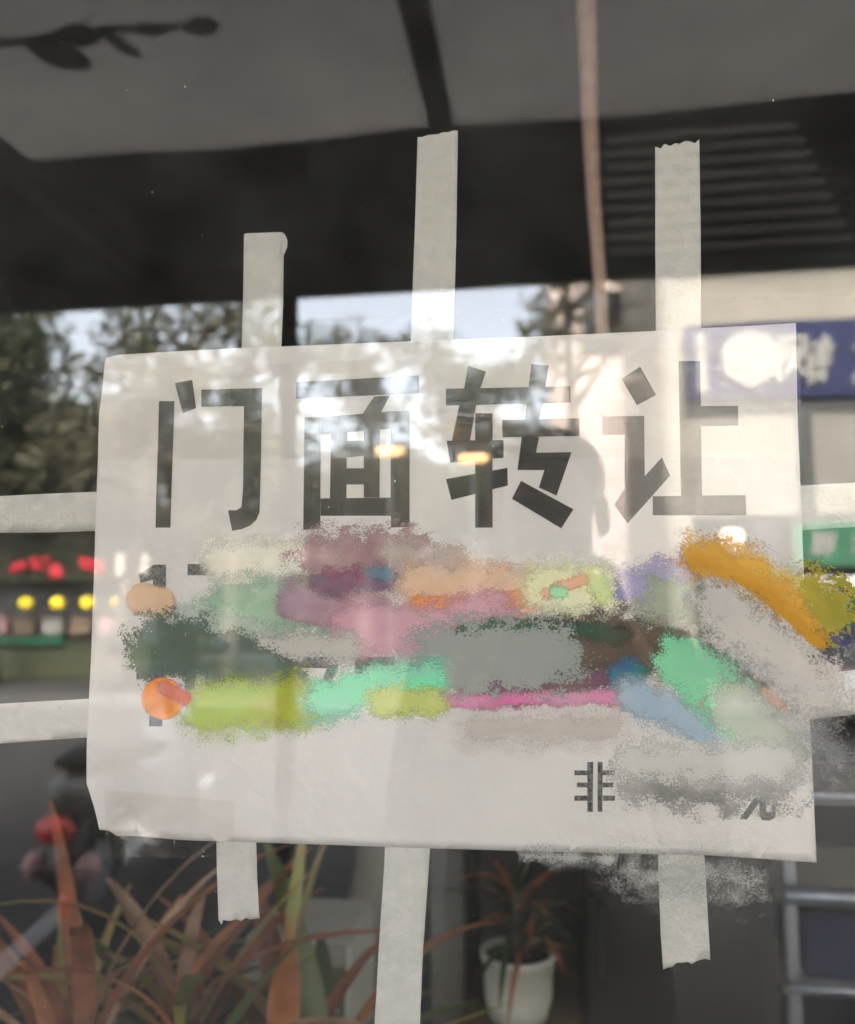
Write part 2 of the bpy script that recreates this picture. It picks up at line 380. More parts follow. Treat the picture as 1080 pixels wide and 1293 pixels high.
for i, (cx, cz) in enumerate(((-6.72, 2.08), (-6.42, 2.08), (-6.72, 1.9), (-6.42, 1.9))):
    box('lamp_panel', M['em_white'], cx-.12, cx+.12, -12.49, -12.44, cz-.07, cz+.07, .02, root=kx)
for i in range(5):
    x = -9.2+.5*i
    box('goods_box', [M['pinkplastic'], M['wood'], M['sign_white'], M['wood'], M['pinkplastic']][i], x, x+.38, -12.85, -12.62, .86, 1.14, .02, root=kx)
# warm lamps hanging in the open front of a stall in mid street
for i, (x, z) in enumerate(((-2.35, 3.70), (-1.05, 3.55), (-.28, 3.75))):
    l = empty('street_stall_lamp', (x, -12.5, .13), ['warm lamp on a post before the spreading olive tree', 'warm lamp on a post between the olive and green trees', 'warm lamp on a post beside the pinkish house'][i], 'lamp', 'warm stall lamps below the far trees')
    box('post', M['steel'], x-.03, x+.03, -12.53, -12.47, .134, z-.17, root=l)
    box('lamp_panel', M['em_warm'], x-.22, x+.22, -12.56, -12.44, z-.07, z+.07, .03, root=l)

# ------------------------------------------------------------------ trees
def leaf_mesh(name, m, clumps, n, lsize, rnd):
    vv = []; ff = []
    for k in range(n):
        c, r = rnd.choice(clumps)
        while True:
            p = Vector((rnd.uniform(-1, 1), rnd.uniform(-1, 1), rnd.uniform(-1, 1)))
            if p.length < 1: break
        p = c+p*r*(p.length**.2)
        a = Vector((rnd.gauss(0, 1), rnd.gauss(0, 1), rnd.gauss(0, 1)-.4)).normalized()
        b = a.orthogonal().normalized(); b = (Matrix.Rotation(rnd.uniform(0, 6.28), 3, a) @ b)
        l = lsize*rnd.uniform(.6, 1.3); q = a.cross(b)
        i = len(vv); vv += [p-b*l, p+q*l*.4, p+b*l, p-q*l*.4]; ff.append((i, i+1, i+2, i+3))
    me = bpy.data.meshes.new(name); me.from_pydata(vv, [], ff); me.materials.append(m)
    o = bpy.data.objects.new(name, me); col.objects.link(o); return o
def tree(x, y, h, spread, label, leafm, n=5200, lean=0., seed=1, dens=1., low=.42, bare=False):
    rnd = random.Random(seed)
    r = empty('street_tree', (x, y, .13), label, 'tree', 'street trees across the road')
    mb = MB(); top = Vector((x+lean*h, y, h*.8))
    tp = [Vector((x+lean*h*t+.1*math.sin(3*t+seed), y+.08*math.sin(4*t+seed), .134+(h*.8)*t)) for t in (0, .12, .3, .5, .75, 1)]
    mb.tube(tp, [.2, .16, .14, .11, .07, .03], 9)
    clumps = []
    for k in range(13):
        t = rnd.uniform(low, 1); i = min(4, int(t*5)); base = tp[0].lerp(tp[-1], t)
        a = rnd.uniform(0, 6.28); L = spread*rnd.uniform(.5, 1.05)*(1.15-.5*t)
        e = base+Vector((math.cos(a)*L, math.sin(a)*L*.8, L*rnd.uniform(.35, .9)))
        mid = base.lerp(e, .5)+Vector((0, 0, -.08*L))
        mb.tube([base, mid, e], [.06, .04, .015], 6)
        clumps.append((e, spread*rnd.uniform(.26, .48)))
        if rnd.random() < .7: clumps.append((mid+Vector((rnd.uniform(-.3, .3), rnd.uniform(-.3, .3), .3)), spread*rnd.uniform(.2, .36)))
    under(r, mb.build('trunk', M['bark'], smooth=True))
    if not bare: under(r, leaf_mesh('crown', leafm, clumps, int(n*dens), .10, rnd))
    return r
tree(-8.4, -11.6, 6.6, 2.0, 'dense dark green street tree standing at the lit kiosk', M['leaf1'], 15000, -.02, 3, low=.3)
tree(-6.1, -11.2, 6.0, 1.5, 'olive street tree with open branches right beside the lit kiosk', M['leaf2'], 4500, .10, 11, low=.34)
tree(-4.9, -12.6, 6.4, 1.5, 'mid green street tree with a high open crown next to the olive tree', M['leaf1'], 2600, .02, 23, low=.45)
tree(-3.4, -15.5, 7.0, 1.9, 'spreading olive street tree before the low beige house', M['leaf2'], 3600, .0, 31, low=.3)
tree(-1.2, -17.0, 6.6, 1.8, 'rounded green street tree beside the pinkish house', M['leaf1'], 6500, .02, 41, low=.25)
tree(.75, -13.5, 9.0, 1.5, 'thin brown street tree in front of the pinkish house', M['leaf2'], 900, -.03, 53, low=.6)
tree(-11.2, -13.2, 7.0, 2.2, 'wide green street tree on the far side of the kiosk', M['leaf1'], 5200, .0, 61, low=.3)
for i, (x, y, h, s_) in enumerate(((-7.2, -19, 5.2, 2.0), (-4.6, -19.5, 5.0, 2.0), (-2.4, -20, 4.6, 1.8), (-10.2, -18.5, 5.4, 2.4), (-13.6, -18, 5.6, 2.6))):
    rnd = random.Random(90+i)
    sh = empty('shrub', (x, y, .13), ['dark green shrub between the low house and the olive street tree', 'olive shrub in front of the low beige house', 'dark green shrub beside the spreading olive street tree', 'olive shrub behind the lit kiosk', 'dark green shrub by the wide tree past the kiosk'][i], 'shrub', 'shrubs of the hedge behind the trees')
    mb = MB()
    for k in range(5): mb.tube([(x, y, .134), (x+rnd.uniform(-.8, .8), y+rnd.uniform(-.5, .5), h*.7)], [.05, .015], 6)
    under(sh, mb.build('stem', M['bark']))
    cl = [(Vector((x+rnd.uniform(-s_*.7, s_*.7), y+rnd.uniform(-.5, .5), rnd.uniform(.5, h-.5))), .75) for k in range(34)]
    under(sh, leaf_mesh('foliage', [M['leaf1'], M['leaf2']][i % 2], cl, 8000, .15, rnd))

# ------------------------------------------------------------------ scooter at the parking line
sx, sy = -2.13, -3.85
sct = empty('scooter', (sx, sy, 0), 'dark parked scooter with red tail lamp beside the white parking line', 'scooter')
def wheel(x, y, r, root, axis='Y', wd=.045):
    t = MB(); n = 28
    prof = [(r-.10, -wd), (r-.03, -wd*1.1), (r, -wd*.6), (r, wd*.6), (r-.03, wd*1.1), (r-.10, wd)]
    rings = []
    for k in range(n):
        a = 2*math.pi*k/n; ring = []
        for (rr, h) in prof:
            p = (rr*math.cos(a), h, rr*math.sin(a)) if axis == 'Y' else (h, rr*math.cos(a), rr*math.sin(a))
            ring.append(t.bm.verts.new((x+p[0], y+p[1], r+.002+p[2])))
        rings.append(ring)
    for k in range(n):
        a, b = rings[k], rings[(k+1) % n]
        for i in range(len(prof)): t.bm.faces.new((a[i], a[(i+1) % len(prof)], b[(i+1) % len(prof)], b[i]))
    w_ = under(root, t.build('wheel', M['rubber'], smooth=True))
    rm = MB().lathe([(.02, -wd*.8), (r-.105, -wd*.7), (r-.105, wd*.7), (.02, wd*.8)], (x, y, r+.002), 20, axis).build('rim', M['chrome'])
    rm.parent = w_
    return w_
wheel(sx+.10, sy+.55, .24, sct, 'X'); wheel(sx-.02, sy-.65, .24, sct, 'X')
def shell(name, m, secs, root, n=14):
    """rounded body lofted through sections (centre, half width, half height)"""
    mb = MB(); rings = []
    for c, hw, hh in secs:
        rings.append([mb.bm.verts.new(Vector(c)+Vector((hw*math.copysign(abs(math.cos(a))**.75, math.cos(a)), 0, hh*math.copysign(abs(math.sin(a))**.75, math.sin(a))))) for a in [2*math.pi*k/n for k in range(n)]])
    for a, b in zip(rings, rings[1:]):
        for k in range(n): mb.bm.faces.new((a[k], a[(k+1) % n], b[(k+1) % n], b[k]))
    mb.bm.faces.new(rings[0][::-1]); mb.bm.faces.new(rings[-1])
    return under(root, mb.build(name, m, smooth=True))
M['scooter_panel'] = mat('grey_scooter_panel', (.10, .10, .10), (.14, .13, .13), 6, .35)
shell('rear_body', M['scooter_panel'], [((sx+.1, sy+.85, .62), .05, .05), ((sx+.1, sy+.7, .6), .13, .12), ((sx+.1, sy+.3, .52), .16, .17), ((sx+.08, sy-.05, .42), .15, .14)], sct)
shell('seat', M['rubber'], [((sx+.1, sy+.75, .76), .08, .03), ((sx+.1, sy+.5, .76), .14, .05), ((sx+.1, sy+.1, .72), .13, .05), ((sx+.1, sy-.05, .70), .08, .03)], sct)
box('footboard', M['black'], sx-.1, sx+.24, sy-.42, sy+.05, .27, .33, .02, root=sct)
shell('leg_shield', M['carpaint'], [((sx, sy-.38, .33), .17, .04), ((sx, sy-.45, .6), .19, .2), ((sx, sy-.5, .85), .12, .12)], sct)
under(sct, MB().tube([(sx-.02, sy-.62, .26), (sx, sy-.5, .7), (sx, sy-.42, 1.0)], .03, 8).build('steering_column', M['chrome']))
under(sct, MB().tube([(sx-.32, sy-.32, .98), (sx-.15, sy-.42, 1.02), (sx, sy-.42, 1.0), (sx+.15, sy-.42, 1.02), (sx+.32, sy-.32, .98)], .017, 8).build('handlebar', M['black']))
for q in (-1, 1):
    under(sct, MB().tube([(sx+q*.2, sy-.4, 1.01), (sx+q*.3, sy-.42, 1.16)], .007, 6).build('mirror_stem', M['black']))
    under(sct, MB().ball((sx+q*.32, sy-.42, 1.2), .06, .02, .045).build('mirror', M['black'], smooth=True))
under(sct, MB().ball((sx+.1, sy+.86, .50), .09, .05, .06).build('tail_lamp', M['redlamp'], smooth=True))
under(sct, MB().ball((sx+.12, sy+.80, .17), .03, .03, .06).build('reflector', M['redlamp'], smooth=True))
for q in (-1, 1):
    under(sct, MB().ball((sx+.1+q*.12, sy+.8, .33), .05, .06, .07).build('side_panel', M['pinkplastic'], smooth=True))
shell('rear_mudguard', M['black'], [((sx+.1, sy+.84, .3), .06, .05), ((sx+.1, sy+.75, .46), .08, .08), ((sx+.1, sy+.5, .5), .08, .05)], sct)
# parked car across the road
cx0, cy0 = 5.0, -9.3
car = empty('parked_car', (cx0, cy0, 0), 'grey saloon car parked at the far kerb before the green stall', 'car')
prof = [(-2.2, .45), (-2.18, .7), (-1.3, .88), (-.75, 1.4), (.55, 1.45), (1.4, .98), (2.1, .9), (2.2, .5), (2.15, .28), (-2.15, .28)]
def loft(name, m, prof, w0, root, inset=.0):
    mb = MB(); L_, R_ = [], []
    for (x, z) in prof:
        k = inset if z > 1 else 0
        L_.append(mb.bm.verts.new((cx0+x, cy0-w0+k, z))); R_.append(mb.bm.verts.new((cx0+x, cy0+w0-k, z)))
    mb.bm.faces.new(L_); mb.bm.faces.new(R_[::-1]); n = len(prof)
    for i in range(n): mb.bm.faces.new((L_[i], L_[(i+1) % n], R_[(i+1) % n], R_[i]))
    bmesh.ops.bevel(mb.bm, geom=list(mb.bm.edges), offset=.04, segments=2, affect='EDGES')
    return under(root, mb.build(name, m, smooth=True))
loft('body', M['carpaint'], prof, .86, car, .14)
for pts in ([(-1.12, .93), (-.72, 1.33), (-.12, 1.36), (-.12, .93)], [(-.04, .93), (-.04, 1.36), (.5, 1.37), (1.15, .97)]):
    mb = MB(); a = [mb.bm.verts.new((cx0+x, cy0+.872-(z-.9)*.28, z)) for x, z in pts]; b = [mb.bm.verts.new((cx0+x, cy0+.80-(z-.9)*.28, z)) for x, z in pts]
    mb.bm.faces.new(a); mb.bm.faces.new(b[::-1])
    for i in range(4): mb.bm.faces.new((a[i], a[(i+1) % 4], b[(i+1) % 4], b[i]))
    under(car, mb.build('side_window', M['glassdark']))
box('sill_trim', M['chrome'], cx0-1.3, cx0+1.3, cy0+.862, cy0+.89, .36, .42, .006, root=car)
for q in (-1, 1):
    for x in (-1.35, 1.38): wheel(cx0+x, cy0+q*.80, .31, car, 'Y', .09)
for x, m_ in ((-2.19, 'redlamp'), (2.17, 'ceramic')):
    for q in (-.6, .6): under(car, MB().ball((cx0+x, cy0+q, .68), .05, .16, .07).build('lamp', M[m_], smooth=True))

# ------------------------------------------------------------------ person taking the picture (seen as a dim reflection)
def person():
    px, py = .07, -.86
    r = empty('person', (px, py, 0), 'person in a dark jacket holding up a phone, mirrored in the window', 'person')
    vs_, es, rd = [], [], []
    def v(p, a, b=None, par=None):
        vs_.append((px+p[0], py+p[1], p[2])); rd.append((a, b or a))
        if par is not None: es.append((par, len(vs_)-1))
        return len(vs_)-1
    pel = v((0, -.02, .95), .19, .13)
    wa = v((0, -.02, 1.1), .18, .125, pel); ch = v((0, -.02, 1.28), .185, .13, wa); ub = v((0, -.02, 1.40), .12, .09, ch)
    nk = v((0, 0, 1.48), .055, .055, ub); h1 = v((0, .03, 1.56), .066, .075, nk); h2 = v((0, .02, 1.64), .078, .095, h1); h3 = v((0, .0, 1.70), .06, .075, h2)
    nose = v((0, .115, 1.605), .014, .014, h1)
    hands = []
    for q in (-1, 1):
        sh = v((q*.17, -.02, 1.39), .07, .07, ub); el = v((q*.20, .06, 1.14), .06, .06, sh); wr = v((q*.10, .30, 1.40), .03, .03, el)
        pm = v((q*.075, .325, 1.455), .03, .022, wr); hands.append(pm)
        for k in range(4):
            f1 = v((q*.066, .345+.0, 1.475+.022*(k-.5)), .009, .009, pm)
            f2 = v((q*.045, .352, 1.478+.022*(k-.5)), .008, .008, f1)
            v((q*(.024+.004*abs(k-1)), .353, 1.479+.022*(k-.5)), .007, .007, f2)
        t1 = v((q*.062, .312, 1.485), .010, .010, pm); v((q*.045, .318, 1.505), .008, .008, t1)
    for q in (-1, 1):
        hp = v((q*.09, -.02, .88), .095, .1, pel); kn = v((q*.10, .0, .5), .06, .065, hp); an = v((q*.11, -.03, .09), .042, .045, kn)
        v((q*.12, .13, .045), .038, .032, an)
    me = bpy.data.meshes.new('body'); me.from_pydata(vs_, es, [])
    o = bpy.data.objects.new('body', me); col.objects.link(o)
    md = o.modifiers.new('skin', 'SKIN'); md.use_smooth_shade = True
    if not me.skin_vertices:
        bpy.context.view_layer.objects.active = o; bpy.ops.mesh.customdata_skin_add()
    for i, s_ in enumerate(me.skin_vertices[0].data):
        s_.radius = rd[i]; s_.use_root = (i == 0)
    o.modifiers.new('sub', 'SUBSURF').levels = 2; o.modifiers['sub'].render_levels = 2
    dg = bpy.context.evaluated_depsgraph_get(); m2 = bpy.data.meshes.new_from_object(o.evaluated_get(dg))
    o.modifiers.clear(); o.data = m2
    m2.materials.clear(); m2.materials.append(M['jacket']); m2.materials.append(M['skin']); m2.materials.append(M['rubber'])
    for p in m2.polygons:
        c = p.center; p.use_smooth = True
        p.material_index = 1 if (c.z > 1.475 and c.y < py+.2) or (c.y > py+.285 and c.z > 1.3) else (2 if c.z < .09 else 0)
    under(r, o)
    hr = MB().ball((px, py-.015, 1.675), .092, .108, .085, 20)
    for vv in hr.bm.verts:
        if vv.co.y > py+.03 and vv.co.z < 1.70: vv.co.y = py+.03+(vv.co.y-py-.03)*.25
    under(r, hr.build('hair', M['hair'], smooth=True))
    for q in (-1, 1):
        under(r, MB().ball((px+q*.033, py+.088, 1.635), .013, .008, .007, 10).build('eye', M['hair'], smooth=True))
        under(r, MB().ball((px+q*.083, py+.01, 1.615), .012, .025, .034, 10).build('ear', M['skin'], smooth=True))
    under(r, MB().ball((px, py+.098, 1.565), .024, .008, .007, 10).build('mouth', M['pinkplastic'], smooth=True))
    ph = tag(MB().box(px-.037, px+.037, -.512, -.503, 1.415, 1.565, .003).build('phone', M['black']), 'black phone held up in front of the window', 'phone')
person()

# ================================================================== INSIDE THE SHOP
# cordyline with long orange and green leaves
def blade(mb, base, yaw, length, width, lift, droop, n=9, fold=.25):
    prev = None; d0 = Vector((math.cos(yaw), math.sin(yaw), 0)); side = Vector((-math.sin(yaw), math.cos(yaw), 0))
    p = Vector(base); ang = lift
    for i in range(n+1):
        t = i/n; wv = width*(math.sin(math.pi*(t*.9+.06))**.7)*(1-.35*t)*.5
        up_ = Vector((0, 0, 1))*math.cos(ang)-d0*math.sin(ang)
        row = (mb.bm.verts.new(p-side*wv+up_*wv*fold), mb.bm.verts.new(p), mb.bm.verts.new(p+side*wv+up_*wv*fold))
        if prev:
            mb.bm.faces.new((prev[0], prev[1], row[1], row[0])); mb.bm.faces.new((prev[1], prev[2], row[2], row[1]))
        prev = row; p = p+(d0*math.cos(ang)+Vector((0, 0, 1))*math.sin(ang))*length/n; ang -= droop/n
LEAFC = [mat('leaf_rust', (.44, .17, .09), (.25, .11, .06), 22, .5, trans=.2), mat('leaf_orange', (.58, .26, .12), (.38, .15, .08), 22, .5, trans=.2),
         mat('leaf_green_in', (.10, .16, .05), (.16, .17, .06), 9, .5, trans=.2), mat('leaf_yellowgreen', (.30, .36, .10), (.44, .24, .11), 22, .5, trans=.2),
         mat('leaf_dry', (.52, .36, .25), (.38, .22, .14), 22, .6, trans=.2), mat('leaf_dark_in', (.03, .055, .025), (.045, .06, .03), 9, .5, trans=.15)]
def cordyline(x, y, z, n, label, seed, lmin, lmax, wid=.03, pot=.12, heads=((0, 0, .0),), cols=(0, 1, 2, 3, 4), liftr=(.5, 1.45)):
    rnd = random.Random(seed)
    r = empty('cordyline_plant', (x, y, z), label, 'plant')
    pt = under(r, MB().lathe([(pot*.80, z), (pot*.95, z+pot*.5), (pot, z+pot*1.6), (pot*1.07, z+pot*1.62), (pot*1.07, z+pot*1.75), (pot*.95, z+pot*1.75), (pot*.93, z+pot*1.6)], (x, y, 0), 28).build('pot', M['soil'] if pot > .1 else M['ceramic'], smooth=True))
    sl = MB().lathe([(.01, z+pot*1.62), (pot*.92, z+pot*1.62)], (x, y, 0), 20).build('soil', M['soil']); under(r, sl)
    for hx, hy, hz in heads:
        zt = z+pot*1.62
        under(r, MB().tube([(x+hx*.4, y+hy*.4, zt-.02), (x+hx, y+hy, zt+hz+.01)], [.014, .009], 8).build('stem', M['bark']))
        for k in range(n):
            mb = MB(); yaw = k*2.4+rnd.uniform(-.4, .4); f = k/n
            blade(mb, (x+hx, y+hy, zt+hz*(.35+.65*f)), yaw, rnd.uniform(lmin, lmax), wid*rnd.uniform(.6, 1.25), rnd.uniform(*liftr)*(.7+.45*f), rnd.uniform(.3, 1.9), fold=rnd.uniform(.1, .6))
            under(r, mb.build('leaf', LEAFC[rnd.choice(cols)], smooth=True))
    return r
bench = empty('display_bench', (-.45, .62, .02), 'low wooden display bench under the orange leaved plants', 'bench')
box('top', M['wood'], -1.1, -.2, .35, .95, .46, .50, .005, root=bench)
for q in (-1.06, -.24):
    for yy in (.38, .92): box('leg', M['wood'], q-.025, q+.025, yy-.025, yy+.025, .021, .459, root=bench)
cordyline(-.46, .55, .501, 36, 'orange and green cordyline with dry curled leaves on the bench, beside the scooter reflection', 5, .16, .42, .028, .13, ((-.05, 0, .2), (.05, .05, .26), (-.12, .08, .12)), (0, 1, 1, 0, 2, 3, 4, 4))
cordyline(-.30, .68, .501, 18, 'taller cordyline with wide yellow green leaves on the bench, below the short tape strip', 8, .22, .40, .045, .12, ((0, 0, .2), (.06, .02, .1)), (0, 1, 2, 3, 3))
# white pot on a side table
tb = empty('side_table', (0, 1.45, .02), 'small wooden side table carrying the white pot', 'table')
box('top', M['wood'], -.128, .12, 1.25, 1.65, .58, .605, .004, root=tb)
for q in (-.10, .09):
    for yy in (1.28, 1.62): box('leg', M['wood'], q-.018, q+.018, yy-.018, yy+.018, .021, .579, root=tb)
cordyline(-.012, 1.42, .606, 20, 'bushy potted plant with dark upper leaves in a round white pot on the side table', 14, .08, .26, .022, .075, ((0, 0, .13), (.02, 0, .02)), (5, 5, 5, 0, 1, 5), (.2, 1.3))
# pillar, cabinet, pale panel, rail, boxes, magazine
S(box('pillar', M['grey_wall'], -.205, -.132, 1.45, 1.56, .021, 1.46, .004))
S(box('partition', M['grey_wall'], -.131, .128, 1.9, 1.96, .021, 1.42))
cab = empty('dark_cabinet', (.35, 1.6, .02), 'tall dark cabinet to the side of the white pot', 'cabinet')
box('carcass', M['dark'], .13, .52, 1.42, 1.9, .022, 1.45, .006, root=cab)
box('door', M['dark'], .137, .512, 1.402, 1.418, .06, 1.42, .003, root=cab)
box('handle', M['alu'], .16, .17, 1.385, 1.401, .7, .85, .002, root=cab)
rk = empty('steel_rack', (.8, 1.5, .02), 'steel rack with bright rails to the side of the dark cabinet', 'rack')
for z in (.70, .88, 1.08):
    under(rk, MB().tube([(.53, 1.4, z), (1.3, 1.4, z)], .012 if z != .88 else .019, 10).build('rail', M['chrome'], smooth=True))
    box('shelf', M['slat'], .53, 1.3, 1.42, 1.8, z-.02, z-.01, root=rk)
for x in (.55, 1.28): box('upright', M['chrome'], x-.012, x+.012, 1.425, 1.45, .022, 1.4, root=rk)
for i, (x, m_) in enumerate(((.58, 'blue'), (.76, 'black'), (.93, 'blue'))):
    tag(box('storage_box', M[m_], x, x+.15, 1.46, 1.7, .692, .692+.13, .006), ['dark blue storage box beside the dark cabinet on the steel rack', 'black storage box between two blue boxes on the steel rack', 'dark blue storage box at the outer end of the rack shelf'][i], 'box', 'boxes on the steel rack')
crate = empty('white_carton', (-.42, 1.35, .02), 'pale carton behind the orange leaved plants', 'box')
box('carton', M['ceramic'], -.56, -.34, 1.25, 1.5, .021, .80, .006, root=crate)
box('flap', M['shutter'], -.555, -.345, 1.24, 1.249, .70, .80, .002, root=crate)
mg = empty('magazine', (-.40, 1.2, .7), 'green and pink magazine cover standing on the pale carton', 'magazine')
box('cover', M['leaf1'], -.45, -.345, 1.236, 1.2395, .66, .76, root=mg)
box('picture_patch', M['pinkplastic'], -.43, -.40, 1.2345, 1.2355, .72, .745, root=mg)
box('picture_patch', M['ceramic'], -.39, -.36, 1.2345, 1.2355, .675, .70, root=mg)
bag = empty('pale_sack', (-.3, 1.62, .02), 'slumped pale sack between carton and pillar', 'sack')
shell('cloth', M['shutter'], [((-.33, 1.50, .5), .06, .48), ((-.33, 1.62, .5), .11, .46), ((-.33, 1.75, .5), .06, .44)], bag)
tag(MB().tube([(.147, .80, 2.99), (.146, .80, 2.4), (.146, .80, 2.25), (.149, .80, 2.1), (.156, .80, 1.95), (.16, .84, 1.7), (.16, 1.1, 1.58), (.16, 3.99, 1.56)], [.017, .015, .013, .011, .010, .010, .010, .010], 12).build('hanging_pipe', mat('wrapped_pipe', (.62, .45, .38), (.52, .36, .30), 30, .5), smooth=True), 'thin pinkish wrapped pipe hanging from the shop ceiling', 'pipe')

# ================================================================== THE NOTICE BEHIND THE GLASS
YP = .0086
def relief(x, z):
    n = mnoise.noise(Vector((x*9, z*9, 1.3)))*.5+.5
    k = .0016*n+.0008*(mnoise.noise(Vector((x*24, z*24, 4.)))*.5+.5)
    d = math.hypot(x+.185, (z-1.36))            # lifted lower corner
    return k+.009*max(0, 1-d/.05)**2
def sheet(name, m, polys, y0, cell=.008, rel=1., parent=None, thick=0., smooth=True):
    bm = bmesh.new()
    for k, pl in enumerate(polys):
        bm.faces.new([bm.verts.new(G(u, v, y0)+Vector((0, -.000005*k, 0))) for u, v in pl])
    bm.normal_update()
    bmesh.ops.triangulate(bm, faces=bm.faces)
    if cell:
        for ax in (0, 2):
            lo = min(v.co[ax] for v in bm.verts); hi = max(v.co[ax] for v in bm.verts)
            c = math.floor(lo/cell)*cell+cell
            while c < hi:
                pn = [0, 0, 0]; pn[ax] = 1; pc = [0, 0, 0]; pc[ax] = c
                bmesh.ops.bisect_plane(bm, geom=list(bm.verts)+list(bm.edges)+list(bm.faces), dist=1e-7, plane_co=pc, plane_no=pn)
                c += cell
    for v in bm.verts: v.co.y += rel*relief(v.co.x, v.co.z)
    for f in bm.faces:
        if f.normal.y > 0: f.normal_flip()
    me = bpy.data.meshes.new(name); bm.to_mesh(me); bm.free()
    if smooth:
        for p in me.polygons: p.use_smooth = True
    me.materials.append(m); o = bpy.data.objects.new(name, me); col.objects.link(o)
    if thick:
        s_ = o.modifiers.new('thickness', 'SOLIDIFY'); s_.thickness = thick; s_.offset = -1
    if parent: under(parent, o)
    return o
c0 = G(570, 750, YP)
notice = empty('paper_notice', (c0.x, YP, G(570, 1070, YP).z), 'white landscape paper notice with bold black characters, taped behind the shop window', 'notice')
outline = [(131, 456), (133, 451), (150, 447), (240, 442), (320, 438), (430, 434), (520, 430), (680, 424), (830, 417), (940, 411), (1006, 407),
           (1007, 450), (1008, 520), (1011, 600), (1016, 720), (1021, 840), (1027, 970), (1032, 1090),
           (960, 1085), (890, 1081), (720, 1077), (540, 1072), (400, 1067), (280, 1063), (200, 1061), (142, 1059), (132, 1052), (121, 1050), (115, 1020), (107, 990), (108, 940), (113, 840), (117, 730), (119, 660), (122, 590), (124, 520), (128, 490)]
sheet('paper_sheet', M['paper'], [outline], YP, .006, 1., notice, .00012)
chars = {
 'first large character': ('toner', [
  [(220, 483), (242, 479), (247, 515), (230, 521)], [(200, 506), (219.6, 506), (214, 666), (195, 666)],
  [(253.6, 491.4), (330.4, 489.5), (329, 575), (327, 646), (323, 656), (316, 663), (304, 668), (292, 670), (287, 644), (298, 644), (304, 640), (306, 618), (307.5, 512.6), (253.6, 513)]]),
 'second large character': ('toner', [
  [(373, 482), (528.5, 473.3), (529.3, 496), (373, 503)], [(472, 500), (492, 499), (480, 522), (457, 523)],
  [(384, 527), (404.5, 526), (403.7, 667), (382, 669)], [(493, 519), (517, 518), (517, 665), (493, 666)],
  [(404.5, 526), (493, 519), (493, 541), (404.5, 548)], [(404, 629), (493, 628), (493, 651), (404, 651)],
  [(417.5, 547), (438, 545), (437, 629), (416, 629)], [(459, 543), (479.5, 541), (479, 628), (459, 628)],
  [(437, 556), (459, 556), (459, 575.5), (437, 577)], [(437, 591), (459, 591), (459, 611.5), (437, 611.5)]]),
 'third large character': ('toner', [
  [(563, 490.3), (720.3, 486.9), (720.7, 507.6), (563, 511.7)],
  [(591, 461), (613.7, 468.5), (606, 491), (601, 512), (593.4, 556), (570.6, 556), (579.7, 512), (586, 490)],
  [(564, 556), (636, 555), (636, 577.5), (599, 580.5), (568.5, 584)], [(600, 521), (622, 521.5), (622, 666), (600, 666)],
  [(563, 604.6), (640.8, 590.3), (641.2, 612.7), (570, 631)],
  [(671, 459), (693, 461), (685, 511), (680.6, 530), (663, 530)], [(634, 529.6), (732, 527.6), (732, 550), (634.7, 551.6)],
  [(659, 551), (681, 551), (677, 571), (722, 570.4), (703, 625.4), (680.6, 615), (687.7, 593), (653.5, 593)],
  [(658, 606.6), (724.4, 642.7), (709, 667), (646.5, 629.4)]]),
 'fourth large character': ('toner', [
  [(785.4, 478), (808.7, 462.4), (829, 498), (804.8, 511)],
  [(760.7, 525.4), (814, 524.6), (814.7, 601), (836.4, 577), (846.8, 600.3), (793, 660.7), (776.3, 637.4), (789.3, 616.7), (789.3, 548.7), (760.7, 548.7)],
  [(857.4, 455.4), (884.7, 455.4), (887, 626), (860.6, 626)], [(884.7, 512.4), (932.6, 512), (933, 536.8), (885, 537.6)],
  [(824.8, 626.3), (942, 625), (943, 650.4), (824.8, 650.4)]]),
 'small': ('toner_worn', [
  [(173.7, 725.3), (193.2, 712.8), (208.3, 712.8), (208.3, 798.6), (192, 798.6), (191.8, 732), (176, 736)], [(235.4, 712), (270.6, 712), (270.6, 726.3), (235.4, 726.3)]]),
 'small2': ('toner_worn', [
  [(171, 841), (190, 831), (206, 831), (204, 917.6), (187, 917.6), (188.8, 855), (171, 858.5)], [(233.4, 831), (248.5, 831), (244.5, 871), (232.4, 873)]]),
 'small3': ('toner_worn', [
  [(375, 829.4), (426, 829.4), (426, 844.5), (417, 862.6), (405, 862.6), (412, 844), (375, 844)], [(447.6, 829.4), (497.7, 829.4), (497.7, 841.4), (462, 841.4), (462, 862.6), (447.6, 870)]]),
 'small4': ('toner_worn', [[(635, 757), (649.5, 757), (649.5, 786), (635, 786)], [(709, 764), (724, 764), (724, 788), (709, 788)]]),
 'small5': ('toner_worn', [
  [(742, 963), (749.5, 963), (749, 1026), (742, 1026)], [(755, 963), (761.5, 963), (761, 1026), (755, 1026)],
  [(725.6, 973.6), (742, 973.6), (742, 979.7), (725.6, 979.7)], [(728.8, 989), (742, 989), (742, 995), (728.8, 995)], [(725.6, 1005.4), (742, 1005.4), (742, 1012), (725.6, 1012)],
  [(761.5, 973.6), (777, 973.6), (777, 979.7), (761.5, 979.7)], [(761.5, 989), (775, 989), (775, 995), (761.5, 995)], [(761.5, 1005.4), (777, 1005.4), (777, 1012), (761.5, 1012)]]),
 'small6': ('toner_worn', [[(953.7, 1008), (963, 1010), (944, 1036), (935, 1035)], [(959.8, 1007.4), (968, 1007.4), (968.5, 1026), (975, 1027), (977, 1016), (981, 1017), (980, 1033), (973, 1037), (963, 1036.5), (960, 1031)]]),
}
for k, (mn, pl) in chars.items(): sheet('printed_character', M[mn], pl, YP-.00016, .006, 1., notice)

